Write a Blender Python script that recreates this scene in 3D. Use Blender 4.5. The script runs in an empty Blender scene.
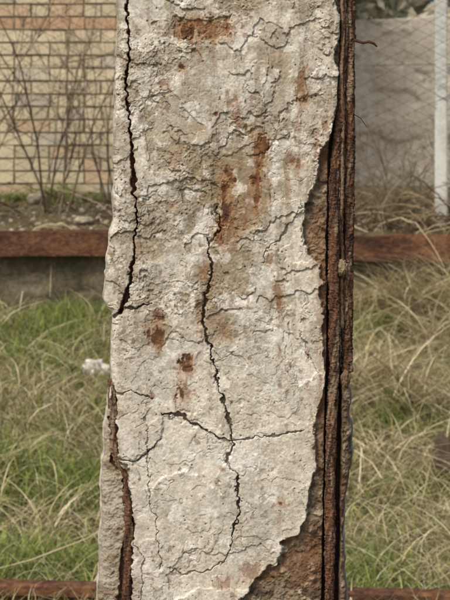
import bpy, math, numpy as np, bmesh
from mathutils import Vector
rng=np.random.default_rng(7)
scene=bpy.context.scene
# ---------------------------------------------------------------- helpers
def lin(r,g,b):
    c=np.array([r,g,b],float)/255
    return np.where(c<=0.04045,c/12.92,((c+0.055)/1.055)**2.4)
def _h(ix,iy,seed):
    a=(ix.astype(np.int64)&0xffffffff).astype(np.uint64); b=(iy.astype(np.int64)&0xffffffff).astype(np.uint64)
    n=(a*np.uint64(374761393)+b*np.uint64(668265263)+np.uint64(seed*974711+12345))&np.uint64(0xffffffff)
    n=((n^(n>>np.uint64(13)))*np.uint64(1274126177))&np.uint64(0xffffffff)
    n=((n^(n>>np.uint64(15)))*np.uint64(2246822519))&np.uint64(0xffffffff)
    n=n^(n>>np.uint64(16))
    return n.astype(np.float64)/4294967295.0
def vn(x,y,seed=0):
    ix=np.floor(x);iy=np.floor(y);fx=x-ix;fy=y-iy
    fx=fx*fx*fx*(fx*(fx*6-15)+10);fy=fy*fy*fy*(fy*(fy*6-15)+10)
    a=_h(ix,iy,seed);b=_h(ix+1,iy,seed);c=_h(ix,iy+1,seed);d=_h(ix+1,iy+1,seed)
    return (a+(b-a)*fx)+((c+(d-c)*fx)-(a+(b-a)*fx))*fy
def fbm(x,y,o=4,seed=0,g=0.5):
    s=0;a=1;t=0
    for i in range(o):
        c,sn=math.cos(i*1.1),math.sin(i*1.1)
        s=s+a*(vn((x*c-y*sn)*2**i,(x*sn+y*c)*2**i,seed+i*17)-0.5);t+=a;a*=g
    return s/t*2
def worley(x,y,seed=0):
    ix=np.floor(x);iy=np.floor(y);best=np.full(x.shape,9.0);idv=np.zeros(x.shape)
    for dx in(-1,0,1):
        for dy in(-1,0,1):
            cx=ix+dx;cy=iy+dy
            px=cx+_h(cx,cy,seed);py=cy+_h(cx,cy,seed+91)
            d=np.hypot(x-px,y-py);m=d<best
            best=np.where(m,d,best);idv=np.where(m,_h(cx,cy,seed+55),idv)
    return best,idv
def ss(a,b,x):
    t=np.clip((x-a)/(b-a),0,1);return t*t*(3-2*t)
def sdpoly(X,Y,P):
    d=np.full(X.shape,1e9);s=np.ones(X.shape);n=len(P)
    for i in range(n):
        ax,ay=P[i];bx,by=P[i-1]
        ex,ey=bx-ax,by-ay;wx=X-ax;wy=Y-ay
        t=np.clip((wx*ex+wy*ey)/(ex*ex+ey*ey),0,1)
        d=np.minimum(d,(wx-ex*t)**2+(wy-ey*t)**2)
        c1=Y>=ay;c2=Y<by;c3=(ex*wy)>(ey*wx)
        f=(c1&c2&c3)|(~c1&~c2&~c3)
        s=np.where(f,-s,s)
    return s*np.sqrt(d)
def polyd(X,Y,P):
    out=np.full(X.shape,1e9)
    for (ax,ay,aw),(bx,by,bw) in zip(P[:-1],P[1:]):
        ex,ey=bx-ax,by-ay;wx=X-ax;wy=Y-ay
        t=np.clip((wx*ex+wy*ey)/(ex*ex+ey*ey),0,1)
        d=np.hypot(wx-ex*t,wy-ey*t)/(aw+(bw-aw)*t)
        out=np.minimum(out,d)
    return out
def link(ob,parent=None):
    scene.collection.objects.link(ob)
    if parent: ob.parent=parent
    return ob
def empty(name,loc=(0,0,0)):
    e=bpy.data.objects.new(name,None);e.location=loc;e.empty_display_size=0.1
    return link(e)
def mesh(name,V,F,mat,col=None,parent=None,smooth=True):
    me=bpy.data.meshes.new(name)
    V=np.asarray(V,np.float32);F=np.asarray(F,np.int32)
    k=F.shape[1]
    me.vertices.add(len(V));me.vertices.foreach_set('co',V.ravel())
    me.loops.add(F.size);me.loops.foreach_set('vertex_index',F.ravel())
    me.polygons.add(len(F));me.polygons.foreach_set('loop_start',np.arange(0,F.size,k,dtype=np.int32))
    me.polygons.foreach_set('use_smooth',np.full(len(F),smooth))
    me.update(calc_edges=True);me.validate()
    if col is not None:
        a=me.color_attributes.new('Col','FLOAT_COLOR','POINT')
        c=np.ones((len(V),4),np.float32);c[:,:3]=col;a.data.foreach_set('color',c.ravel())
    me.materials.append(mat)
    return link(bpy.data.objects.new(name,me),parent)
def gridfaces(nr,nc,wrap=False):
    r=np.arange(nr-1)[:,None];c=np.arange(nc if wrap else nc-1)[None,:]
    c2=(c+1)%nc
    a=r*nc+c;b=r*nc+c2;d=(r+1)*nc+c;e=(r+1)*nc+c2
    return np.stack([a+0*c,b,e,d],-1).reshape(-1,4)
def tubes(name,polys,mat,sides=5,parent=None,cols=None):
    VV=[];FF=[];CC=[];off=0
    ang=np.arange(sides)/sides*2*math.pi
    for k,(P,R) in enumerate(polys):
        P=np.asarray(P,float);R=np.broadcast_to(np.asarray(R,float),(len(P),))
        T=np.gradient(P,axis=0);T/=np.linalg.norm(T,axis=1)[:,None]+1e-9
        ref=np.where(np.abs(T[:,1:2])<0.9,np.array([[0,1.,0]]),np.array([[1.,0,0]]))
        A=np.cross(T,ref);A/=np.linalg.norm(A,axis=1)[:,None]+1e-9;B=np.cross(T,A)
        V=P[:,None,:]+R[:,None,None]*(np.cos(ang)[None,:,None]*A[:,None,:]+np.sin(ang)[None,:,None]*B[:,None,:])
        VV.append(V.reshape(-1,3));FF.append(gridfaces(len(P),sides,True)+off)
        if cols is not None: CC.append(np.tile(cols[k],(len(P)*sides,1)))
        off+=len(P)*sides
    return mesh(name,np.concatenate(VV),np.concatenate(FF),mat,np.concatenate(CC) if cols is not None else None,parent)
def boxes(name,B,mat,cols=None,parent=None):
    B=np.asarray(B,float);n=len(B)
    idx=np.array([[0,1,2],[3,1,2],[3,4,2],[0,4,2],[0,1,5],[3,1,5],[3,4,5],[0,4,5]])
    V=B[:,idx].reshape(-1,3)
    f=np.array([[0,3,2,1],[4,5,6,7],[0,1,5,4],[1,2,6,5],[2,3,7,6],[3,0,4,7]])
    F=(f[None]+8*np.arange(n)[:,None,None]).reshape(-1,4)
    return mesh(name,V,F,mat,np.repeat(cols,8,axis=0) if cols is not None else None,parent,False)
# ---------------------------------------------------------------- materials
def mat_attr(name,rough=0.9,nscale=300,namp=0.3,bump=0.3,bdist=0.001,transl=0,spec=0.2,detail=5):
    m=bpy.data.materials.new(name);m.use_nodes=True;nt=m.node_tree;N=nt.nodes;L=nt.links
    b=N['Principled BSDF'];b.inputs['Roughness'].default_value=rough
    b.inputs['Specular IOR Level'].default_value=spec
    at=N.new('ShaderNodeAttribute');at.attribute_name='Col'
    if nscale:
        tc=N.new('ShaderNodeTexCoord')
        no=N.new('ShaderNodeTexNoise');no.inputs['Scale'].default_value=nscale;no.inputs['Detail'].default_value=detail;no.inputs['Roughness'].default_value=0.65
        L.new(tc.outputs['Object'],no.inputs['Vector'])
        mr=N.new('ShaderNodeMapRange');mr.inputs[1].default_value=0.3;mr.inputs[2].default_value=0.7
        mr.inputs[3].default_value=1-namp;mr.inputs[4].default_value=1+namp
        L.new(no.outputs['Fac'],mr.inputs[0])
        vm=N.new('ShaderNodeVectorMath');vm.operation='SCALE'
        L.new(at.outputs['Color'],vm.inputs[0]);L.new(mr.outputs[0],vm.inputs['Scale'])
        out=vm.outputs[0]
    else: out=at.outputs['Color']
    L.new(out,b.inputs['Base Color'])
    if bump>0:
        bu=N.new('ShaderNodeBump');bu.inputs['Strength'].default_value=bump;bu.inputs['Distance'].default_value=bdist
        L.new(no.outputs['Fac'],bu.inputs['Height']);L.new(bu.outputs[0],b.inputs['Normal'])
    if transl>0:
        t=N.new('ShaderNodeBsdfTranslucent');L.new(out,t.inputs['Color'])
        mx=N.new('ShaderNodeMixShader');mx.inputs[0].default_value=transl
        L.new(b.outputs[0],mx.inputs[1]);L.new(t.outputs[0],mx.inputs[2])
        L.new(mx.outputs[0],N['Material Output'].inputs['Surface'])
    return m
def mat_noise(name,c1,c2,c3,scale=3,scale2=40,rough=0.95,bump=0.4,bdist=0.02,stretch=(1,1,1),lo=.35,hi=.66):
    m=bpy.data.materials.new(name);m.use_nodes=True;nt=m.node_tree;N=nt.nodes;L=nt.links
    b=N['Principled BSDF'];b.inputs['Roughness'].default_value=rough;b.inputs['Specular IOR Level'].default_value=0.2
    tc=N.new('ShaderNodeTexCoord');mp=N.new('ShaderNodeMapping');mp.inputs['Scale'].default_value=stretch
    L.new(tc.outputs['Object'],mp.inputs[0])
    n1=N.new('ShaderNodeTexNoise');n1.inputs['Scale'].default_value=scale;n1.inputs['Detail'].default_value=6;n1.inputs['Roughness'].default_value=0.65
    n2=N.new('ShaderNodeTexNoise');n2.inputs['Scale'].default_value=scale2;n2.inputs['Detail'].default_value=5;n2.inputs['Roughness'].default_value=0.7
    for n in(n1,n2):L.new(mp.outputs[0],n.inputs['Vector'])
    r=N.new('ShaderNodeValToRGB');e=r.color_ramp.elements
    e[0].position=lo;e[0].color=(*c1,1);e[1].position=hi;e[1].color=(*c3,1);k=e.new(0.5);k.color=(*c2,1)
    mx=N.new('ShaderNodeMath');mx.operation='MULTIPLY_ADD';mx.inputs[1].default_value=0.5
    mm=N.new('ShaderNodeMath');mm.operation='MULTIPLY';mm.inputs[1].default_value=0.5
    L.new(n2.outputs['Fac'],mm.inputs[0]);L.new(n1.outputs['Fac'],mx.inputs[0]);L.new(mm.outputs[0],mx.inputs[2])
    L.new(mx.outputs[0],r.inputs[0]);L.new(r.outputs[0],b.inputs['Base Color'])
    bu=N.new('ShaderNodeBump');bu.inputs['Strength'].default_value=bump;bu.inputs['Distance'].default_value=bdist
    L.new(n2.outputs['Fac'],bu.inputs['Height']);L.new(bu.outputs[0],b.inputs['Normal'])
    return m
M_conc=mat_attr('weathered_concrete',0.95,300,0.20,0.6,0.0012)
M_rust=mat_attr('rusted_steel',0.88,220,0.45,0.7,0.0015,spec=0.2)
M_brick=mat_attr('yellow_brick',0.95,50,0.2,0.4,0.004)
M_grass=mat_attr('grass_blade',0.75,0,0,0,transl=0.25)
M_stone=mat_attr('stone',0.95,60,0.3,0.5,0.006)
M_twig=mat_attr('twig_bark',0.9,0,0,0)
M_wire=mat_attr('galvanised_wire',0.7,0,0,0,spec=0.3)
M_ground=mat_noise('soil_and_thatch',lin(62,54,38),lin(96,86,58),lin(120,114,74),3,45)
M_mortar=mat_noise('mortar',lin(126,114,94),lin(150,139,116),lin(164,154,130),4,60)
M_beam=mat_noise('rusted_steel_beam',lin(46,33,27),lin(84,56,41),lin(120,86,60),3.5,38,0.9,0.7,0.006,(1,1,2),.4,.6)
M_ret=mat_noise('stained_concrete',lin(58,52,40),lin(94,86,68),lin(136,126,104),3,40,0.95,0.5,0.015)
M_plaster=mat_noise('pale_plaster',lin(164,152,130),lin(200,189,168),lin(218,209,190),1.6,25,0.95,0.4,0.010,(1,1,1),.38,.62)
M_post=mat_noise('post_paint',lin(170,170,162),lin(198,198,190),lin(212,212,206),4,60,0.8,0.3,0.003)
M_wood=mat_noise('old_sleeper_wood',lin(50,42,34),lin(76,64,50),lin(100,88,70),4,50,0.95,0.5,0.006)
M_roof=mat_noise('roofing_felt',lin(50,50,48),lin(70,68,64),lin(84,82,78),2,40)
# ---------------------------------------------------------------- camera
CAMH=1.6
cd=bpy.data.cameras.new('camera');cam=bpy.data.objects.new('camera',cd);link(cam)
cam.location=(0,0,CAMH);cam.rotation_euler=(math.pi/2,0,0)
cd.sensor_width=36;cd.lens=108;cd.shift_y=-0.25;cd.clip_end=2000;cd.clip_start=0.05
cd.dof.use_dof=True;cd.dof.focus_distance=2.63;cd.dof.aperture_fstop=21
scene.camera=cam
# ---------------------------------------------------------------- world / sun
w=bpy.data.worlds.new('World');scene.world=w;w.use_nodes=True
sky=w.node_tree.nodes.new('ShaderNodeTexSky');sky.sky_type='NISHITA';sky.sun_disc=False
EL=math.radians(52);AZ=math.radians(-32)
d=Vector((math.sin(AZ)*math.cos(EL),-math.cos(AZ)*math.cos(EL),math.sin(EL)))
sky.sun_elevation=EL;sky.sun_rotation=math.atan2(d.x,d.y);sky.dust_density=4.0;sky.air_density=0.9;sky.ozone_density=0.4
bg=w.node_tree.nodes['Background'];bg.inputs[1].default_value=0.15
w.node_tree.links.new(sky.outputs[0],bg.inputs[0])
sl=bpy.data.lights.new('sun','SUN');sl.energy=2.6;sl.angle=math.radians(16);sl.color=(1,0.945,0.85)
so=bpy.data.objects.new('sun',sl);link(so);so.rotation_euler=d.to_track_quat('Z','Y').to_euler()
scene.view_settings.view_transform='Standard';scene.view_settings.look='None';scene.view_settings.exposure=0
# ---------------------------------------------------------------- concrete pillar (local unit U = 1.4556 mm)
U=2.62/1800;PY=2.62
def wx(X):return (X-225)*U
def wz(Y):return CAMH-(Y-150)*U
rows=np.concatenate([np.arange(-1090,-12,5.0),np.arange(-12,612,0.5),np.arange(612,1135,5.0)])
NF,NS,NB=540,36,16
xlP=np.array([(-1100,118),(0,117),(60,116),(150,114),(210,113),(250,108),(275,104),(300,104),(308,108),(313,112),(330,111),(380,112),(400,108),(430,104),(470,101),(530,99),(600,97),(1165,95)],float)
xrP=np.array([(-1100,342),(0,341),(370,341),(376,348),(400,350),(440,352),(480,350),(500,347),(530,343),(560,345),(600,347),(1165,350)],float)
xl=np.interp(rows,xlP[:,0],xlP[:,1])+2.4*fbm(rows/18,rows*0,4,5)
xr=np.interp(rows,xrP[:,0],xrP[:,1])+3.0*fbm(rows/16,rows*0+9,4,6)
t=np.linspace(0,1,NF)
X=xl[:,None]+(xr-xl)[:,None]*t[None,:];Y=np.repeat(rows[:,None],NF,1)
Wx=X+3.4*fbm(X/14,Y/14,3,11)+2.4*fbm(X/4.5,Y/4.5,3,12)
Wy=Y+3.4*fbm(X/14,Y/14,3,21)+2.4*fbm(X/4.5,Y/4.5,3,22)
Bx=X+9*fbm(X/26,Y/26,5,31,0.6);By=Y+9*fbm(X/26,Y/26,5,41,0.6)
mm=0.001
up=1-ss(300,370,Y+14*fbm(X/40,Y/40,3,3))
rghz=ss(-0.12,0.22,fbm(X/48,Y/42,4,4))           # patchy: worn paste vs intact smooth coat
up2=np.clip(up*(0.12+0.88*rghz)+0.25*(1-up)*rghz,0,1)
n1=fbm(X/70,Y/70,3,51);n2=fbm(X/16,Y/16,4,52,0.6);n3=fbm(X/4,Y/4,3,53,0.6);n4=fbm(X/1.6,Y/1.6,2,54)
h=mm*(2.8*n1+(0.7+1.0*up2)*n2+(0.26+0.6*up2)*n3+(0.13+0.22*up2)*n4)
def plates(sx,sy,seed,N,step,amt):
    q=(fbm(Wx/sx,Wy/sy,5,seed,0.5)+0.05*n2)*N
    f=q-np.floor(q);lev=np.floor(q)
    s=lev+ss(0.0,0.07,f)
    lift=np.exp(-np.abs(f-0.07)*7/max(N/3,1))*0.45
    return mm*step*amt*(s+lift-0.7),f,lev
p1,f1,l1=plates(64,50,61,2.6,-1.9,(0.35+0.65*up))
p2,f2,l2=plates(26,22,62,2.0,-0.9,(0.08+0.92*up2))
h+=p1+p2
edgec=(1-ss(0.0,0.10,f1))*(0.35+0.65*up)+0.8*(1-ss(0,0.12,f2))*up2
ter=ss(0.4,1.0,f1)
sca=fbm(Wx/9,Wy/14,4,63,0.6);ter3=ss(0.16,0.20,sca)*up2
h-=mm*0.6*ter3
wd,wi=worley(X/7,Y/7,71)
pr=np.where(wi>0.86,(wi-0.82)*1.0,0)*(0.6+0.6*up2)
pit=1-ss(0.5,1.0,(wd+0.1*n3)/np.maximum(pr,1e-3));pit=np.where(pr>0.02,pit,0)
h-=mm*1.6*pit
wd2,wi2=worley(X/2.6,Y/2.6,72)
pit2=np.where(wi2>0.84,1-ss(0.15,0.4,wd2),0)*(0.12+0.88*up2)
h-=mm*0.7*pit2
spall=sdpoly(Bx,By,[(350,90),(337,105),(331,130),(319,150),(322,175),(316,188),(306,205),(305,228),(311,250),(321,262),(325,300),(322,340),(326,380),(320,402),(313,425),(316,450),(311,480),(306,515),(298,534),(280,545),(277,565),(264,580),(248,592),(236,610),(226,640),(226,1300),(420,1300),(420,90)])
spall=np.minimum(spall,sdpoly(Bx,By,[(336,-1200),(333,-20),(337,20),(335,60),(338,92),(360,100),(360,-1200)]))
ms=1-ss(-1.2,1.2,spall)
core=sdpoly(Bx,By,[(192,150),(215,165),(238,142),(262,160),(264,215),(246,245),(238,300),(226,340),(205,345),(196,300),(186,250),(190,200)])
mc=1-ss(-9,9,core+10*n2)
def region(P,s=0.8):return 1-ss(-s,s,sdpoly(Wx,Wy,P))
mf=region([(133,463),(158,444),(163,417),(180,418),(196,427),(212,434),(229,441),(233,458),(214,476),(220,495),(190,470),(160,478),(150,500),(140,480)])
mf2=region([(140,100),(172,92),(205,128),(184,150),(176,176),(150,170)])
flk3=region([(275,244),(300,212),(322,222),(330,262),(300,262),(284,258)])
flk4=region([(282,330),(300,338),(318,372),(300,388),(286,360)])
flk5=region([(190,548),(232,556),(262,545),(280,560),(262,590),(205,588),(172,600),(165,576)])
flk6=region([(172,16),(205,20),(232,16),(226,38),(196,42),(176,36)])
flk7=region([(262,20),(286,30),(292,60),(284,110),(268,140),(262,100),(268,60)])
flk8=region([(136,200),(158,190),(170,232),(160,262),(142,258)])
flk9=region([(146,320),(166,314),(172,334),(160,352),(148,346)])
flka=region([(176,388),(196,384),(200,410),(186,416),(176,404)])
flkb=region([(302,100),(322,92),(330,120),(312,140),(300,126)])
flkc=region([(214,160),(238,150),(268,132),(272,190),(262,226),(240,232),(226,246),(212,220)])
h-=mm*(2.0*mc+3.0*mf+1.8*mf2+2.2*flk3+1.8*flk4+2.0*flk5+2.6*flk6+1.6*flk7+1.6*flk8+1.4*flk9+1.2*flka+1.4*flkb+1.6*flkc)
lower=1-ss(-1.2,1.2,sdpoly(Wx,Wy,[(60,398),(112,400),(116,440),(114,462),(128,468),(131,500),(133,540),(127,585),(128,1300),(40,1300)]))
h=h*(1-lower)+lower*mm*(-9+4.0*n2+2.0*n3)
rough=mm*(-11+6*fbm(X/22,Y/22,5,81,0.6)+2.4*n3)
wd3,wi3=worley(X/9+0.5*n3,Y/9+0.3*n2,83)
agg=(1-ss(0.15,0.55,wd3))*(wi3>0.6)
rough+=mm*2.2*agg
h=h*(1-ms)+ms*rough
gL=polyd(Wx,Wy,[(127,-1200,1.5),(127,-10,1.5),(128,60,1.3),(129.5,120,1.1),(132,160,1.4),(132,178,3.0),(135,200,1.0),(136,225,.8),(134,250,1.0),(129,282,1.8),(125,300,4.0),(120,312,2.4)])/(0.8+0.5*np.clip(fbm(X/15,Y/15,3,97)+.4,0,1))
gL2=polyd(Wx,Wy,[(111,385,2.0),(113,410,3.6),(112,440,4.2),(114,462,3.6),(124,478,2.2),(128,500,2.8),(129,530,5.0),(127,560,6.0),(124,600,7.5),(122,1300,7)])
gLm=np.minimum(gL,gL2);mgL=1-ss(0.75,1.1,gLm)
h=h*(1-mgL)+mgL*mm*(-17+2.5*n3)
gR=polyd(X+1.6*n2,Y,[(343,-1200,1.8),(342,60,2.2),(341,110,4),(338,150,9.5),(337,250,10),(337,370,10),(334,390,8.5),(333,480,9),(331,600,9),(331,1300,9)])
mgR=1-ss(0.8,1.1,gR)
h=h*(1-mgR)+mgR*mm*(-34+3*n2)
cr=[([(207,240,.6),(211,262,.9),(207,290,1.4),(203,320,1.2),(208,342,.8),(213,366,.7),(220,396,.9),(229,420,1.3),(232,445,1.3),(227,460,.8),(235,476,.7),(238,500,.8),(235,530,.6),(227,560,.4)],10),
([(163,415,1.0),(172,415,1.6),(182,418,1.8),(196,427,1.1),(211,433,.8),(229,440,.9)],8),
([(116,314,1.8),(126,309,2.0),(138,307,.9),(152,303,.4)],8),
([(147,412,.4),(146,440,.5),(149,470,.5),(150,500,.4),(156,530,.4),(160,570,.3)],3),
([(300,206,.3),(286,232,.6),(272,246,.5),(262,262,.3)],2.5),
([(229,440,.5),(256,437,.5),(280,436,.6),(304,430,.5)],4),
([(114,396,.7),(133,392,.5),(150,398,.4)],4),
([(116,462,1.1),(133,463,.9),(150,452,.5),(160,440,.4)],5),
([(208,342,.3),(220,360,.3),(236,352,.25)],2),
([(227,560,.4),(205,572,.5),(180,574,.5),(166,566,.4)],3),
([(133,540,.4),(143,560,.35),(140,600,.35)],3),
([(218,207,.6),(220,228,1.1),(208,246,1.2)],6),
([(300,330,.3),(306,352,.4),(320,372,.4)],2.5),
([(262,110,.25),(276,130,.3),(272,160,.25)],1.5),([(150,40,.25),(158,70,.3),(150,96,.25)],1.5)]
mcr=np.zeros(X.shape);cwid=0.6+1.3*np.clip(fbm(X/10,Y/10,3,95)+0.35,0,1)
for P,dep in cr:
    dd=polyd(Wx+1.8*n3,Wy+1.4*n2,P)/cwid
    wide=max(p_[2] for p_ in P)
    m=(1-ss(0.7,1.0+0.5/wide,dd))
    if wide>0.8:
        dpx=dd*wide
        chip=(1-ss(3.4,4.4,dpx+8*fbm(X/9,Y/9,3,96)+2.0))
        h-=mm*1.7*chip*(1-ms)
    h-=mm*dep*m*(1-ms);mcr=np.maximum(mcr,m*min(1,wide/0.8))
def craze(sc_x,sc_y,seed,w_,thr):
    hc=np.abs(fbm((Wx+1.0*n3)/sc_x,(Wy+1.0*n3)/sc_y,4,seed))
    return (1-ss(0.0,w_,hc))*ss(thr,thr+0.06,fbm(X/55,Y/55,2,seed+1))*(1-ms)
hair=np.maximum.reduce([craze(40,40,91,0.014,0.04),craze(28,34,191,0.012,0.10),0.7*craze(17,17,291,0.014,0.18)])
h-=mm*1.1*hair
h+=mm*1.6*np.exp(-np.maximum(spall,0)/6)*(1-ms)*(spall<40)
e=np.minimum(X-xl[:,None],xr[:,None]-X)
h-=mm*7*np.exp(-np.maximum(e,0)/2.6)+mm*3*np.exp(-e/9)*(0.6+n2)
# ---- colour
def mixc(C,c,m):
    m=np.clip(m,0,1)[...,None];return C*(1-m)+np.asarray(c)*m
lt,dk,gy=lin(204,197,180),lin(160,151,131),lin(186,181,167)
C=np.broadcast_to(lt,X.shape+(3,)).copy()
C=mixc(C,gy,0.8*ss(-0.1,0.35,fbm(X/50,Y/50,4,101)))
C=mixc(C,dk,0.8*ss(0.0,0.3,fbm(X/40,Y/30,5,102,0.6))*(0.3+0.7*up))
# deeper plates = exposed darker paste, upper = pale coat
low1=ss(-0.2,1.2,l1)
C=mixc(C,lin(140,129,108),0.6*low1*(0.3+0.7*up))
C=mixc(C,lin(134,123,102),0.45*(l2>=0)*up2)
stk=fbm(X/7+0.6*n2,Y/70,5,106,0.6)
C=mixc(C,lin(138,125,100),0.55*ss(0.05,0.4,stk)*(0.35+0.65*up))
C=mixc(C,lin(214,209,196),0.4*ss(0.75,0.97,f2)*up2)
C=mixc(C,lin(152,142,120),0.45*ter3)
C=mixc(C,lin(138,120,92),0.75*mc);C=mixc(C,lin(140,122,96),0.45*flkc)
C=mixc(C,lin(212,206,190),0.5*(mf+flk4+flk3))
C=mixc(C,lin(130,108,82),0.75*flk6);C=mixc(C,lin(158,148,128),0.55*(flk7+flk8+flk9+flkb))
C=mixc(C,lin(156,145,122),0.5*mf2*up)
C=mixc(C,lin(221,217,206),0.6*ss(0.18,0.38,fbm(X/16,Y/16,5,104,0.6)))
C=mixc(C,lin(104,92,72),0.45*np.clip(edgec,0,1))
C=mixc(C,lin(98,86,66),0.7*pit+0.45*pit2)
C=mixc(C,lin(110,98,77),0.55*ss(0.2,0.42,fbm(X/6,Y/6,4,105,0.7))*(0.2+0.8*up2))
C=C*(1+0.20*n3+0.15*n4)[...,None]
C=mixc(C,lin(148,139,119),0.75*lower);C=mixc(C,lin(114,98,76),0.65*lower*ss(0,0.3,n2))
sc=np.broadcast_to(lin(128,114,93),X.shape+(3,)).copy()
sc=mixc(sc,lin(168,157,134),agg*0.8)
sc=mixc(sc,lin(98,75,56),0.7*ss(0.0,0.35,fbm(X/20,Y/30,5,111)))
sc=mixc(sc,lin(66,56,46),0.8*ss(0.05,0.4,fbm(X/9,Y/9,4,112)))
sc=sc*(1+0.3*n3+0.2*n4)[...,None]
C=mixc(C,sc,ms*1.0)
rn=fbm(X/9,Y/9,5,121,0.65);rn2=fbm(X/4,Y/16,4,122,0.6);vs=fbm(X/3.0+0.4*n2,Y/26,4,123,0.6)
orange,mid,dark=lin(162,118,76),lin(114,76,49),lin(68,47,36)
rl=[(200,28,27,9,.85,0),(188,30,10,6,.8,1),(184,68,3.5,4,1,1),(220,40,12,8,.4,-1),(232,100,10,7,.6,0),(237,114,5,6,.6,0),(215,113,4,4,.9,1),(226,180,5,12,1,1),(226,210,6,24,1,1),(259,148,8,12,1,1),(256,182,4.5,32,1,1),(300,84,5,18,.8,0),(298,160,6,6,.8,0),(166,86,6,4,.6,0),(155,330,9,15,.9,1),(187,358,7,5,1,1),(186,368,8,6,.9,1),(185,397,6,15,.9,1),(279,290,4.5,10,.7,0),(151,395,4,4,.6,0),(280,502,4,4,.9,1),(320,45,8,20,.3,-1),(222,330,8,8,.4,0),(228,470,5,4,.3,0),(318,240,12,26,.4,-1),(305,565,26,20,.5,1),(290,470,10,10,.3,-1),(255,576,14,10,.6,0),(225,586,12,8,.6,0),(120,345,6,18,.3,-1),(286,188,4,14,.4,-1),(325,150,8,22,.5,0),(326,300,8,60,.4,0),(320,410,9,50,.4,0),(200,318,4,14,.6,0),(176,150,10,14,.5,-1),(268,262,4,5,.6,0),(206,272,4,20,.6,0),(302,98,4,5,.7,1),(208,232,5,10,.5,0),(272,60,9,14,.3,-1),(250,12,14,8,.35,-1),(196,135,12,9,.3,-1),(242,225,7,20,.4,-1),(145,250,8,10,.25,-1),(246,130,3,4,.8,1),(173,205,4,5,.4,0)]
for cx,cy,rx,ry,s,k in rl:
    q=np.hypot((Bx-cx)/rx,(By-cy)/ry)
    halo=1-ss(0.3,2.1,q+0.9*rn2)
    corem=1-ss(0.35,1.0,q+1.3*rn+0.9*rn2)
    C=mixc(C,orange,0.5*s*halo)
    C=mixc(C,mid,(0.85 if k>=0 else .35)*s*corem)
    if k>0: C=mixc(C,dark,0.85*s*(1-ss(0.2,0.75,q+1.2*rn+.7*rn2)))
    h-=mm*1.1*s*corem*(1+n3)*(k>=0)
for cx,y0_,ln,wd_,s in [(224,186,95,3.0,1.0),(229,196,80,2.4,.9),(220,215,60,2.2,.7),(257,146,100,2.8,1.0),(262,156,70,2.0,.8),(251,160,60,1.8,.6),(235,108,54,3,.6),(241,116,40,2,.5),(300,90,70,3,.7),(286,150,80,2.5,.5),(216,60,60,2.5,.45),(187,366,50,3,.8),(157,335,45,4,.6),(242,150,90,2.4,.55),(268,175,80,2.4,.45),(318,130,60,4,.5),(206,240,100,4,.55),(300,165,45,2.5,.5),(280,505,34,2.4,.45),(234,200,80,2,.6),(247,190,80,2,.5),(200,34,60,3,.45),(190,34,40,2,.5),(211,36,50,2,.4),(184,70,36,2,.6),(308,30,80,3,.35),(176,150,60,4,.4),(214,116,50,2,.5),(279,294,40,3,.5),(212,300,60,3,.4),(163,90,30,2,.35),(150,398,30,2,.35)]:
    q=np.abs(X+5*fbm(X*0+cx,Y/25,3,int(cx))-cx)/wd_
    m=np.exp(-q**2)*ss(y0_-6,y0_+6,Y)*(1-ss(y0_+.25*ln,y0_+ln,Y))*ss(-0.4,0.2,vs)
    C=mixc(C,lin(124,84,54),s*m)
fk=ss(0.5,0.6,fbm(X/7,Y/7,3,131,0.5)+0.25*rn)*(1-ms)
C=mixc(C,mid,0.5*fk)
C=mixc(C,lin(134,100,70),0.5*np.exp(-np.maximum(gLm-1,0)/2.0)*ss(-0.3,0.4,rn+0.1))
C=mixc(C,lin(88,62,43),0.55*np.exp(-np.maximum(gR-1,0)/0.6)*ms)
C=mixc(C,lin(88,60,42),mgL*0.95);C=mixc(C,lin(56,40,32),mgR*0.95)
C=mixc(C,lin(100,86,66),0.7*mcr*(1-ms));C=mixc(C,lin(118,106,86),0.6*hair)
C=mixc(C,lin(224,221,212),0.6*(1-ss(0.2,1.5,np.hypot((Bx-203)/8,(By-230)/24)+1.3*rn))+0.5*(1-ss(0.4,1.4,np.hypot((X-238)/22,(Y-462)/16)+1.1*rn)))
C=np.clip(C,0.01,0.8)
hr=h[:,-1];hl=h[:,0];D=0.26
nr=len(rows)
front=np.stack([wx(X),PY-h,wz(Y)],-1)
ts=(np.arange(1,NS+1)/NS)[None,:]**1.5
Rr=rows[:,None]
def side(xe,he,sign,seed):
    yy=(PY-he)[:,None]+ts*(D+he)[:,None]
    uu=yy/U
    off=mm*(3*fbm(uu/25,Rr/25+0*uu,4,seed)+1.2*fbm(uu/5,Rr/5+0*uu,3,seed+3))*np.minimum(1,ts*6)
    xx=wx(xe)[:,None]+sign*(off+0.004*np.minimum(1,ts*8))
    return np.stack([xx,yy,wz(Rr)+0*uu],-1),uu
RS,uR=side(xr,hr,1,141);LS,uL=side(xl,hl,-1,151)
tb=(np.arange(1,NB)/NB)
back=RS[:,-1:,:]*(1-tb)[None,:,None]+LS[:,-1:,:]*tb[None,:,None]
V=np.concatenate([front,RS,back,LS[:,::-1,:]],1)
def sc_(uu,seed):
    c=np.broadcast_to(lt,uu.shape+(3,)).copy();q=fbm(uu/30,Rr/30+0*uu,5,seed)
    c=mixc(c,dk,ss(-0.2,0.3,q));c=mixc(c,mid,0.6*ss(0.2,0.5,fbm(uu/15,Rr/40+0*uu,4,seed+5)));return c
cR=sc_(uR,161);cR=mixc(cR,lin(96,66,46),np.clip(1-ts*5,0,1)*np.ones_like(uR)*0.8);cL=sc_(uL,171)
cB=np.broadcast_to(gy,(nr,NB-1,3))
CC=np.concatenate([C,cR,cB,cL[:,::-1]],1)
nc=V.shape[1]
pillar=empty('concrete_pillar',(0,0,0))
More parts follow.
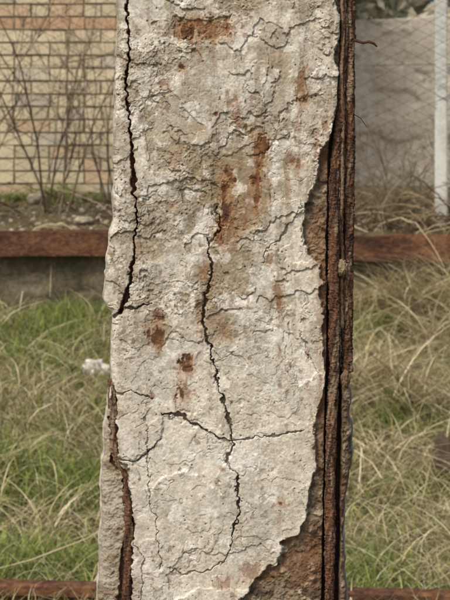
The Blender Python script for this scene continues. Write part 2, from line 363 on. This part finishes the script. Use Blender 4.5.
mesh('shaft',V.reshape(-1,3),gridfaces(nr,nc,True)[:,::-1],M_conc,CC.reshape(-1,3),pillar)
boxes('cap',[(wx(112),PY+.01,wz(rows[0])-0.02,wx(338),PY+D-.01,wz(rows[0])+0.002)],M_conc,np.array([gy]),pillar)
# ---- rusty bars
def bar(name,pts,rad,seed,flake=1.0,step=0.5,sides=28):
    pts=np.array(pts,float);ys=[np.arange(max(pts[0,1],-12),min(pts[-1,1],612),step)]
    if pts[0,1]<-12: ys.insert(0,np.arange(pts[0,1],-12,6))
    if pts[-1,1]>612: ys.append(np.arange(612,pts[-1,1],6))
    ys=np.unique(np.concatenate(ys))
    cx=np.interp(ys,pts[:,1],pts[:,0])+1.2*fbm(ys/30,ys*0,3,seed);cy=np.interp(ys,pts[:,1],pts[:,2])
    a=np.arange(sides)/sides*2*math.pi
    A=np.repeat(a[None],len(ys),0);YY=np.repeat(ys[:,None],sides,1)
    ca,sa=np.cos(A),np.sin(A)
    q1=fbm(ca*1.6+YY/14,sa*1.6+YY/17,4,seed+1,0.6);q2=fbm(ca*4+YY/5,sa*4-YY/6,3,seed+2,0.6)
    lam=ss(0.05,0.12,q1+0.3*q2);lam2=ss(0.1,0.14,fbm(ca*2.2-YY/30,sa*2.2+YY/34,4,seed+5,0.6))
    r=rad*(1+flake*(0.28*q1+0.16*q2-0.18*lam-0.18*lam2))
    end=np.minimum(1,np.minimum(ys-ys[0]+0.3,ys[-1]-ys+0.3)/2)**0.5
    r*=end[:,None]
    Vv=np.stack([wx(cx)[:,None]+r*ca*U,cy[:,None]-r*sa*U,wz(YY)],-1)
    c=np.broadcast_to(lin(92,64,48),A.shape+(3,)).copy()
    c=mixc(c,lin(58,42,34),ss(-0.1,0.25,q1));c=mixc(c,lin(134,98,68),0.7*ss(0.05,0.35,q2));c=mixc(c,lin(46,36,31),0.6*lam);c=mixc(c,lin(108,76,54),0.5*lam2)
    c=mixc(c,lin(150,132,108),0.6*ss(0.15,0.35,fbm(ca+YY/40,sa+YY/44,4,seed+9)))
    return mesh(name,Vv.reshape(-1,3),gridfaces(len(ys),sides,True)[:,::-1],M_rust,c.reshape(-1,3),pillar)
bar('rebar_1',[(343,-1080,PY+.03),(343,60,PY+.022),(340,120,PY+.018),(334.5,180,PY+.012),(334.5,300,PY+.010),(334,380,PY+.012),(331,450,PY+.014),(330,600,PY+.014),(330,1120,PY+.014)],6.0,201,1.4)
bar('rebar_2',[(351,-1080,PY+.030),(351,0,PY+.030),(350.5,120,PY+.028),(349.5,250,PY+.028),(348.5,376,PY+.030)],6.4,231,1.4)
bar('rebar_3',[(343.5,-200,PY+.016),(343.5,0,PY+.014),(342.5,200,PY+.014),(342,330,PY+.018)],2.6,261,1.5,0.5,14)
bar('rebar_4',[(128.5,-1000,PY+.020),(128.5,60,PY+.020),(132,180,PY+.018),(134,250,PY+.020),(124,310,PY+.022)],4.2,271,1,0.8,16)
bar('rebar_5',[(112,380,PY+.018),(113,450,PY+.014),(124,480,PY+.016),(129,530,PY+.011),(126,600,PY+.011),(124,1120,PY+.012)],5.2,281,1.5,0.6,20)
def P3(X_,Y_,dy=0):return (wx(X_),PY+dy,wz(Y_))
rc=lin(74,50,38)
tubes('tie_wire',[([P3(352,38,.03),P3(358,40,.02),P3(364,42,.018),P3(370,41,.016),P3(375,43,.016),P3(378,46,.018)],[.0022,.0024,.002,.0022,.0018,.0012]),
 ([P3(352,112,.03),P3(362,118,.022),P3(368,127,.022)],[.0009,.0007,.0005])],M_rust,8,pillar,[rc,rc])
def rock(c,r,seed,sub=4,clip=.86):
    bm=bmesh.new();bmesh.ops.create_icosphere(bm,subdivisions=sub,radius=1)
    v=np.array([x.co[:] for x in bm.verts]);f=np.array([[q.index for q in p.verts] for p in bm.faces]);bm.free()
    s=seed*3.7
    n=0.45*fbm(v[:,0]*1.1+s,v[:,1]*1.1+v[:,2]*.9+s,3,seed)+0.35*fbm(v[:,0]*3+s,v[:,2]*3+v[:,1]*2,4,seed+1)
    v=v*(1+n)[:,None]
    v=np.clip(v,-clip,clip)
    return v*np.array(r)+np.array(c),f
def rocks(name,items,mat,cols,sub=3,parent=None,clip=.86):
    VV=[];FF=[];Cc=[];o=0
    for i,(c,r) in enumerate(items):
        v,f=rock(c,r,i+3,sub,clip);VV.append(v);FF.append(f+o);o+=len(v);Cc.append(np.tile(cols[i%len(cols)],(len(v),1)))
    return mesh(name,np.concatenate(VV),np.concatenate(FF),mat,np.concatenate(Cc),parent,sub>2)
lm=[]
for (a,b,ra,rb,dd) in [(343,268,4.5,8,.010),(346,382,4,9,.016)]:
    lm.append(((wx(a),PY+dd,wz(b)),(ra*U,ra*U*1.2,rb*U)))
rocks('clinging_mortar',lm,M_conc,[lin(140,124,98),lin(116,94,72)],5,pillar,2)
# ---------------------------------------------------------------- terrain
def gz(x,y):
    y=np.asarray(y,float);x=np.asarray(x,float)
    b=0.62*np.clip((y-6.8)/4.2,0,1)
    n=0.035*fbm(x/0.8,y/0.8,3,301)*np.clip((y-6.6)/1,0,1)+0.02*fbm(x/0.25,y/0.25,2,302)*np.clip((y-3.5),0,1)
    top=1.09+0.20*np.clip((y-11.3)/1.6,0,1)+0.02*np.clip((y-13)/3,0,1)+0.03*fbm(x/0.5,y/0.5,4,303)*np.clip((y-11.2)*3,0,1)
    return np.where(y>11.14,top,b+n-0.01)
gx=np.concatenate([-np.geomspace(6,600,24)[::-1],np.arange(-5.9,6,0.06),np.geomspace(6,600,24)])
gy_=np.concatenate([-np.geomspace(1,600,24)[::-1],np.arange(-0.9,4.9,0.2),np.arange(4.9,11.1,0.06),[11.13,11.15],np.arange(11.2,16,0.06),np.geomspace(16.2,900,30)])
GX,GY=np.meshgrid(gx,gy_)
mesh('ground',np.stack([GX,GY,gz(GX,GY)],-1).reshape(-1,3),gridfaces(len(gy_),len(gx)),M_ground)
def rough_wall(name,x0,x1,z0,z1,y0,dep,mat,amp,seed,parent=None,nx=500,nz=40):
    xs=np.linspace(x0,x1,nx);zs=np.linspace(z0,z1,nz)
    A,B=np.meshgrid(xs,zs)
    yy=y0-amp*fbm(A/0.25,B/0.15,5,seed,0.6)-amp*0.6*(fbm(A/0.6,B/0.3,3,seed+3)>0.15)
    F=np.stack([A,yy,B],-1)
    topr=np.stack([xs,np.full(nx,y0+dep),np.full(nx,z1)],-1)[None]
    botr=np.stack([xs,np.full(nx,y0+dep),np.full(nx,z0)],-1)[None]
    Vv=np.concatenate([F,topr,botr],0)
    return mesh(name,Vv.reshape(-1,3),gridfaces(nz+2,nx),mat,None,parent)
plat=empty('loading_platform')
rough_wall('retaining_wall',-7,7,0.2,1.02,11.02,0.2,M_ret,0.02,311,plat)
def extrude_x(name,prof,x0,x1,mat,parent=None,nx=2,slope=0.0,seed=None,amp=0.0):
    xs=np.linspace(x0,x1,nx);n=len(prof);Vv=[]
    for i,x in enumerate(xs):
        for (y,z) in prof:
            j=0 if seed is None else amp*float(fbm(np.array([x/0.4]),np.array([y*9+z*9]),4,seed)[0])
            Vv.append((x,y+slope*x+j,z+j))
    return mesh(name,Vv,gridfaces(nx,n,True)[:,::-1],mat,None,parent,False)
bz0,bz1=0.958,1.105
C_=[(10.93,bz1),(11.10,bz1),(11.10,bz1-.012),(10.945,bz1-.014),(10.945,bz0+.014),(11.0,bz0+.012),(11.0,bz0),(10.93,bz0)]
extrude_x('edge_beam_left',C_,-7,0.35,M_beam,plat,200,0,321,0.012)
C2=[(y-0.02,z-0.03) for y,z in C_]
extrude_x('edge_beam_right',C2,0.36,7,M_beam,plat,200,0,331,0.028)
tr=empty('railway_track')
def rail(name,yc):
    zb=-0.07;pr=[(-.07,0),(-.07,.012),(-.012,.028),(-.009,.125),(-.036,.137),(-.036,.168),(-.028,.178),(.028,.178),(.036,.168),(.036,.137),(.009,.125),(.012,.028),(.07,.012),(.07,0)]
    extrude_x(name,[(yc+a,zb+b) for a,b in pr],-9,9,M_beam,tr,200,-0.1,341,0.002)
rail('rail_far',6.16);rail('rail_near',4.62)
sb=[]
for i in range(-14,15):
    sb.append((i*0.6-.12,4.25,-.16,i*0.6+.12,6.75,-.03))
boxes('sleepers',sb,M_wood,None,tr)
# ---------------------------------------------------------------- brick building
bb=empty('brick_building')
WY=12.9;z0=1.18;bc=[];bcol=[]
ch=0.092;bl=0.25;mj=0.013
for r in range(40):
    z=z0+r*(ch)
    x=-6.0-(0.13 if r%2 else 0)
    while x<0.30:
        L=bl if (r%4!=3) else 0.125
        a=max(x,-6.0);b=min(x+L,0.32)
        if b-a>0.03:
            j=rng.normal(0,0.003)
            bc.append((a,WY-0.012+j,z+rng.normal(0,.0015),b-mj+rng.normal(0,.003),WY+0.08,z+ch-mj+rng.normal(0,.002)))
            k=rng.random()
            base=lin(196,182,152)*(0.9+0.2*rng.random())
            if k<0.12:base=lin(188,165,134)*(0.88+.2*rng.random())
            elif k<0.25:base=lin(184,175,154)*(0.88+.2*rng.random())
            if r in(14,) : base=lin(176,146,116)*(0.85+.3*rng.random())
            if rng.random()<0.04:base*=0.75
            bcol.append(base)
        x+=L
boxes('face_bricks',bc,M_brick,np.array(bcol),bb)
boxes('wall_core',[(-6.0,WY,0.9,0.31,WY+5,z0+40*ch-.004)],M_mortar,None,bb)
boxes('plinth',[(-6.05,WY-.03,0.9,0.34,WY-.001,z0-.004)],M_ret,None,bb)
boxes('roof_slab',[(-6.3,WY-.3,z0+40*ch,0.6,WY+5.3,z0+40*ch+.18)],M_ret,None,bb)
boxes('roof_felt',[(-6.32,WY-.32,z0+40*ch+.18,0.62,WY+5.32,z0+40*ch+.21)],M_roof,None,bb)
# ---------------------------------------------------------------- pale wall right
pw=empty('concrete_panel_wall')
def panel(i,x0,x1,zt0,zt1,y0):
    xs=np.linspace(x0,x1,90);k=np.linspace(0,1,80)
    A=np.repeat(xs[None],80,0);zt=zt0+(zt1-zt0)*(xs-x0)/(x1-x0)+0.02*fbm(xs/0.2,xs*0,3,400+i)
    B=1.0+(zt-1.0)[None]*k[:,None]
    yy=y0-0.02*fbm(A/0.5,B/0.5,4,410+i)+0.02*ss(0.1,0.14,fbm(A/0.35,B/0.2,5,420+i,.6))
    F=np.stack([A,yy,B],-1)
    t_=np.stack([xs,np.full(90,y0+.2),zt],-1)[None];b_=np.stack([xs,np.full(90,y0+.2),np.full(90,1.0)],-1)[None]
    mesh(f'panel_{i}',np.concatenate([F,t_,b_],0).reshape(-1,3),gridfaces(82,90),M_plaster,None,pw)
panel(1,0.66,2.05,2.66,2.74,15.0);panel(2,2.08,4.5,2.70,2.74,15.03);panel(3,4.53,7,2.72,2.74,15.0)
# ---------------------------------------------------------------- chain link fence
fe=empty('chain_link_fence')
FY=11.5;p=0.085;pol=[]
nz=int(2.0/(p/2));kk=np.arange(nz)
for i in range(int(7/p)):
    xb=-3.5+i*p
    sgn=np.where((kk+i)%2==0,1,-1)
    zz=1.13+kk*p/2
    xx=xb+sgn*(p/2+.002)
    wob=0.03*fbm(xx/0.9,zz/0.7,3,500)
    yy=FY+sgn*0.002+0.05*fbm(xx/0.8,zz/0.8,2,501)
    pol.append((np.stack([xx+wob,yy,zz+0.03*fbm(xx/.8,zz/.8,3,502)],-1),0.0027))
wc=[lin(96,88,76)*(0.75+.5*rng.random()) if rng.random()<.6 else lin(82,66,52) for _ in pol]
tubes('mesh_wires',pol,M_wire,4,fe,wc)
tw=[]
for z in(1.2,2.15,3.08):
    xs=np.linspace(-4.5,4.5,60);tw.append((np.stack([xs,FY+.02+0*xs,z-0.02*np.abs(np.sin((xs-1.37)/3*math.pi))],-1),0.002))
tubes('tension_wires',tw,M_wire,5,fe,[wc[0]]*3)
def post(name,x,parent):
    w_=.040;ys=FY+.05
    bm=bmesh.new();bmesh.ops.create_cube(bm,size=1)
    for v in bm.verts:
        v.co=Vector((x+v.co.x*2*w_,ys+v.co.y*2*w_,0.9+(v.co.z+.5)*2.3))
    bmesh.ops.bevel(bm,geom=[e for e in bm.edges],offset=.010,segments=2,affect='EDGES')
    me=bpy.data.meshes.new(name);bm.to_mesh(me);bm.free();me.materials.append(M_post);link(bpy.data.objects.new(name,me),parent)
for i,x in enumerate((-4.63,-1.63,1.385,4.37)):post(f'post_{i+1}',x,fe)
# ---------------------------------------------------------------- vegetation
def blades(name,x,y,H,W,az,bend,col,z=None,K=6,parent=None,droop=None,base_tilt=None):
    n=len(x);t=np.linspace(0,1,K)[None,:]
    z=gz(x,y) if z is None else z
    dx,dy=np.cos(az),np.sin(az)
    bt=np.zeros(n) if base_tilt is None else base_tilt
    hor=H[:,None]*(bt[:,None]*t+bend[:,None]*t**2)
    dr=(0.45*bend if droop is None else droop)
    ver=H[:,None]*(t-dr[:,None]*t**2.3)
    wob=0.03*H[:,None]*np.sin(t*5+az[:,None]*7)
    px=x[:,None]+hor*dx[:,None]-wob*dy[:,None];py=y[:,None]+hor*dy[:,None]+wob*dx[:,None];pz=z[:,None]+ver-0.01
    tw=(rng.random(n)*math.pi)[:,None]
    wd=W[:,None]*(1-t**1.6)*0.5+0.0002
    ax,ay=np.cos(tw)*wd,np.sin(tw)*wd
    L=np.stack([px-ax,py-ay,pz],-1);R=np.stack([px+ax,py+ay,pz],-1)
    Vv=np.stack([L,R],2)
    i=np.arange(n)[:,None]*K*2;k=np.arange(K-1)[None]*2
    F=np.stack([i+k,i+k+1,i+k+3,i+k+2],-1).reshape(-1,4)
    c=np.repeat(col[:,None,:],K*2,1)
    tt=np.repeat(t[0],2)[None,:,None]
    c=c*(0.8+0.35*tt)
    return mesh(name,Vv.reshape(-1,3),F,M_grass,c.reshape(-1,3),parent,True)
greens=np.array([lin(122,136,64),lin(144,154,82),lin(100,118,56),lin(158,160,92),lin(124,138,78)])
straws=np.array([lin(210,196,154),lin(180,164,122),lin(226,216,180),lin(136,118,86),lin(194,180,140)])
def pick(a,n):return a[rng.integers(0,len(a),n)]*(0.65+0.65*rng.random((n,1)))
def scatter(n,x0,x1,y0,y1):
    return rng.uniform(x0,x1,n),rng.uniform(y0,y1,n)
gr=empty('grass')
x,y=scatter(110000,-2.3,2.3,6.3,11.0)
pf=fbm(x/0.45,y/0.45,3,601)
dens=0.5+1.2*pf-0.35*((x>0.5)&(y>8.2))+0.2*(x<0)
keep=rng.random(len(x))<np.clip(dens,0.04,1)
x,y,pf=x[keep],y[keep],pf[keep];n=len(x)
hh=0.04+0.13*rng.random(n)**1.8+0.13*np.clip(pf,0,1)
blades('green_blades',x,y,hh*1.1,0.004+0.005*rng.random(n),rng.random(n)*6.28,0.2+0.9*rng.random(n),pick(greens,n),parent=gr,K=5)
x,y=scatter(45000,-2.3,2.3,6.3,11.0)
dens=0.4-0.9*fbm(x/0.45,y/0.45,3,601)+0.3*(x>0.5)
keep=rng.random(len(x))<np.clip(dens,0.1,1);x,y=x[keep],y[keep];n=len(x)
blades('dry_blades',x,y,0.09+0.30*rng.random(n)**2.2,0.003+0.004*rng.random(n),rng.random(n)*6.28,0.5+1.3*rng.random(n),pick(straws,n),parent=gr,K=6,droop=0.3+0.6*rng.random(n))
x,y=scatter(12000,-3,3,1.5,6.3);n=len(x);cg=np.where((rng.random(n)<0.6)[:,None],pick(greens,n),pick(straws,n))
blades('trackside_blades',x,y,0.03+0.07*rng.random(n),0.006+0*x,rng.random(n)*6.28,0.3+0.8*rng.random(n),cg,parent=gr,K=4)
x,y=scatter(4500,-1.6,1.6,5.8,6.12);n=len(x);cg=np.where((rng.random(n)<0.6)[:,None],pick(greens,n),pick(straws,n))
blades('railside_blades',x,y,0.06+0.16*rng.random(n)**2,0.004+0*x,rng.random(n)*6.28,0.3+0.9*rng.random(n),cg,parent=gr,K=5)
x=np.concatenate([rng.uniform(-7,-2.3,8000),rng.uniform(2.3,7,8000)]);y=rng.uniform(6.3,11,16000);n=len(x)
cg=np.where((rng.random(n)<0.55)[:,None],pick(greens,n),pick(straws,n))
blades('outer_blades',x,y,0.10+0.18*rng.random(n),0.012+0*x,rng.random(n)*6.28,0.3+0.8*rng.random(n),cg,parent=gr,K=4)
x,y=scatter(18000,-2.3,2.3,6.4,10.9);keep=fbm(x/0.3,y/0.3,2,605)>0.1;x,y=x[keep],y[keep];n=len(x)
blades('weed_leaves',x,y,0.03+0.09*rng.random(n),0.018+0.022*rng.random(n),rng.random(n)*6.28,0.6+0.8*rng.random(n),pick(greens*0.9,n),parent=gr,K=4)
def tuft(name,centers,per,H,spread,biasaz=None,W=0.003,cols=straws):
    xs=[];ys=[];Hs=[];az=[];be=[];bt=[]
    for (cx,cy,s) in centers:
        m=int(per*s);a0=rng.random()*6.28
        xs.append(cx+rng.normal(0,spread*s,m));ys.append(cy+rng.normal(0,spread*s,m))
        Hs.append(H*s*(0.35+0.85*rng.random(m)))
        az.append(rng.normal(a0,1.4,m) if biasaz is None else rng.normal(biasaz,1.2,m));be.append(0.3+1.5*rng.random(m)**1.3);bt.append(0.5*rng.random(m))
    xs,ys,Hs,az,be,bt=map(np.concatenate,(xs,ys,Hs,az,be,bt));m=len(xs)
    ys=np.where((ys>10.9)&(ys<11.16),10.88,ys)
    return blades(name,xs,ys,Hs,W*(0.6+0.8*rng.random(m)),az,be,pick(cols,m),K=9,droop=0.25+0.8*rng.random(m)*np.clip(be,0,1),base_tilt=bt)
cs=[(0.80+0.10*i+rng.normal(0,.05),10.75+rng.normal(0,.1),0.8+.6*rng.random()) for i in range(16)]
cs+=[(rng.uniform(0.6,2.2),rng.uniform(8.4,10.6),0.5+.6*rng.random()) for _ in range(28)]
tuft('dry_grass_tuft',cs,130,0.56,0.06,-1.7,0.0085)
cs=[(rng.uniform(-2.2,-0.45),rng.uniform(7.0,10.8),0.35+.55*rng.random()) for _ in range(34)]
tuft('dry_grass_tuft',cs,60,0.46,0.06,None,.005)
cs=[(rng.uniform(0.4,1.8),rng.uniform(6.8,8.4),0.35+.4*rng.random()) for _ in range(16)]
tuft('dry_grass_tuft',cs,80,0.5,0.06,None,.006)
cs=[(rng.uniform(-2.5,2.5),rng.uniform(11.2,12.7),0.3+.4*rng.random()) for _ in range(60)]
tuft('platform_weeds',cs,60,0.26,0.07,None,0.003,np.concatenate([straws*0.8,greens[:2]]))
cs=[(rng.uniform(-2.5,0.4),12.6+rng.normal(0,.1),0.4+.4*rng.random()) for _ in range(34)]
tuft('wall_foot_weeds',cs,80,0.28,0.07,None,0.007,greens)
cs=[(rng.uniform(0.8,2.4),rng.uniform(11.2,12.5),0.7+.5*rng.random()) for _ in range(26)]
tuft('dry_grass_tuft',cs,100,0.42,0.09,-1.6,0.005,straws*0.7)
def shrub(name,base,n,H,seed,spread=0.5,rad=0.006,cols=(lin(112,94,74),lin(134,118,96),lin(88,72,56)),lean=0):
    r=np.random.default_rng(seed);pol=[];cc=[]
    def grow(p,d,L,R,lev):
        m=9;pts=[p.copy()];dd=d/np.linalg.norm(d)
        for k in range(m):
            dd=dd+r.normal(0,0.10,3)+np.array([0,0,0.03]);dd/=np.linalg.norm(dd)
            pts.append(pts[-1]+dd*L/m)
        pts=np.array(pts);pol.append((pts,np.linspace(R,R*0.35,m+1)));cc.append(cols[r.integers(0,len(cols))])
        if lev>0:
            for _ in range(r.integers(3,7)):
                k=r.integers(2,m);q=dd+r.normal(0,0.55,3);q[2]=abs(q[2])*0.8+0.15
                grow(pts[k],q,L*r.uniform(.3,.6),R*0.5,lev-1)
    for i in range(n):
        a=r.random()*6.28
        grow(np.array(base)+np.array([r.normal(0,.05),r.normal(0,.04),-.02]),np.array([math.cos(a)*spread+lean,math.sin(a)*spread*.6,1.0]),H*r.uniform(.6,1.1),rad*r.uniform(.6,1.1),2)
    return tubes(name,pol,M_twig,4,None,cc)
def g1(x,y):return float(gz(np.array([x]),np.array([y]))[0])
shrub('bare_shrub',(-1.12,11.9,g1(-1.12,11.9)),7,1.5,3,0.42,0.0075)
shrub('bare_shrub',(-0.78,12.1,g1(-.78,12.1)),4,1.2,4,0.3,0.007,lean=-.2)
shrub('bare_shrub',(-1.75,12.0,g1(-1.75,12)),6,1.5,9,0.45,0.007)
shrub('bare_shrub',(1.05,11.75,g1(1.05,11.75)),5,0.6,5,0.9,0.005)
shrub('bare_shrub',(1.75,12.0,g1(1.75,12.0)),6,0.8,6,0.9,0.005)
shrub('bare_shrub',(1.2,13.2,g1(1.2,13.2)),5,0.6,16,0.9,0.005)
def bramble(name,n,x0,x1,y0,y1,seed,L=(0.3,0.9)):
    r=np.random.default_rng(seed);pol=[];cc=[]
    for i in range(n):
        x=r.uniform(x0,x1);y=r.uniform(y0,y1);z=g1(x,y);a=r.normal(-1.6,1.3);l=r.uniform(*L);t=np.linspace(0,1,12)
        bx=x+l*np.cos(a)*t;by=y+l*np.sin(a)*t*.6;bz=z+l*(r.uniform(.3,.8)*t-r.uniform(.3,1.1)*t**2)+r.normal(0,.006,12)
        bz=np.maximum(bz,gz(bx,by)-0.01)
        pol.append((np.stack([bx,by,bz],-1),np.linspace(.005,.0025,12)));cc.append([lin(150,130,100),lin(196,180,146),lin(84,66,52)][r.integers(0,3)]*.9)
    return tubes(name,pol,M_twig,4,None,cc)
bramble('bramble_stems',260,0.75,2.2,10.95,11.9,8)
bramble('bramble_stems',40,-2.4,-0.3,11.1,12.4,18,(.2,.6))
tubes('dry_twig',[(np.array([(-1.35,6.55,0.0),(-1.0,6.52,.035),(-.7,6.5,.12),(-.5,6.48,.20),(-.42,6.48,.25)]),[.0022,.0022,.002,.0018,.0012])],M_twig,6,None,[lin(196,182,148)])
def gravel(name,n,x0,x1,y0,y1,s,cols,lift=0.2):
    base,f=rock((0,0,0),(1,1,1),77,1)
    x,y=scatter(n,x0,x1,y0,y1);z=gz(x,y);r=s*(0.4+rng.random(n)**3*1.6);a=rng.random(n)*6.28
    sc=np.stack([r*rng.uniform(.7,1.3,n),r*rng.uniform(.7,1.3,n),r*rng.uniform(.5,.9,n)],-1)
    v=base[None]*sc[:,None,:]
    vx=v[...,0]*np.cos(a)[:,None]-v[...,1]*np.sin(a)[:,None];vy=v[...,0]*np.sin(a)[:,None]+v[...,1]*np.cos(a)[:,None]
    V_=np.stack([vx+x[:,None],vy+y[:,None],v[...,2]+z[:,None]+lift*r[:,None]],-1)
    F_=(f[None]+len(base)*np.arange(n)[:,None,None]).reshape(-1,3)
    c=np.repeat(pick(cols,n),len(base),0)
    return mesh(name,V_.reshape(-1,3),F_,M_stone,c,None,False)
stc=np.array([lin(150,138,116),lin(122,110,90),lin(170,160,140),lin(108,94,74)])
gravel('gravel',4500,-3,3,11.2,12.85,0.014,stc)
gravel('gravel',5000,-3,3,3.6,6.5,0.018,stc*0.8)
def onground(cx,cy,r):return ((cx,cy,g1(cx,cy)+r[2]*.8),r)
rocks('white_stone',[onground(-0.69,9.5,(.06,.05,.05)),onground(-0.63,9.48,(.035,.03,.035))],M_stone,[lin(208,205,195)],4,None,1.3)
rocks('dark_stone',[onground(0.955,7.85,(.05,.05,.11))],M_stone,[lin(84,72,58)],4,None,1.3)
rocks('rubble',[onground(-.9,11.5,(.06,.05,.03)),onground(-.62,12.2,(.05,.05,.03)),onground(-1.3,12.4,(.07,.05,.04)),onground(-1.0,12.6,(.05,.05,.035)),onground(1.0,12.3,(.06,.05,.03))],M_stone,[lin(160,150,128),lin(130,116,94)],3,None,1.1)
def foliage(name,n,x0,x1,y0,y1,z0_,z1,cols,s):
    cx=rng.uniform(x0,x1,90);cy=rng.uniform(y0,y1,90);cz=rng.uniform(z0_,z1,90)
    k=rng.integers(0,90,n)
    x=cx[k]+rng.normal(0,.8,n);y=cy[k]+rng.normal(0,.5,n);z=np.maximum(1.2,cz[k]+rng.normal(0,.5,n))
    d1=rng.normal(0,1,(n,3));d1/=np.linalg.norm(d1,axis=1)[:,None];d2=np.cross(d1,rng.normal(0,1,(n,3)));d2/=np.linalg.norm(d2,axis=1)[:,None]
    P=np.stack([x,y,z],-1);q=s*(0.5+1.0*rng.random((n,1)))
    V_=np.stack([P-d1*q,P-d2*q*.5,P+d1*q,P+d2*q*.5],1).reshape(-1,3)
    return mesh(name,V_,np.arange(4*n).reshape(-1,4),M_grass,np.repeat(pick(cols,n),4,0),None,False)
foliage('distant_hedge',35000,-2,9,18.5,22,1.5,3.6,np.array([lin(160,158,130),lin(176,168,142),lin(142,144,114),lin(190,182,158)]),0.11)
print('done',len(rows),nc)
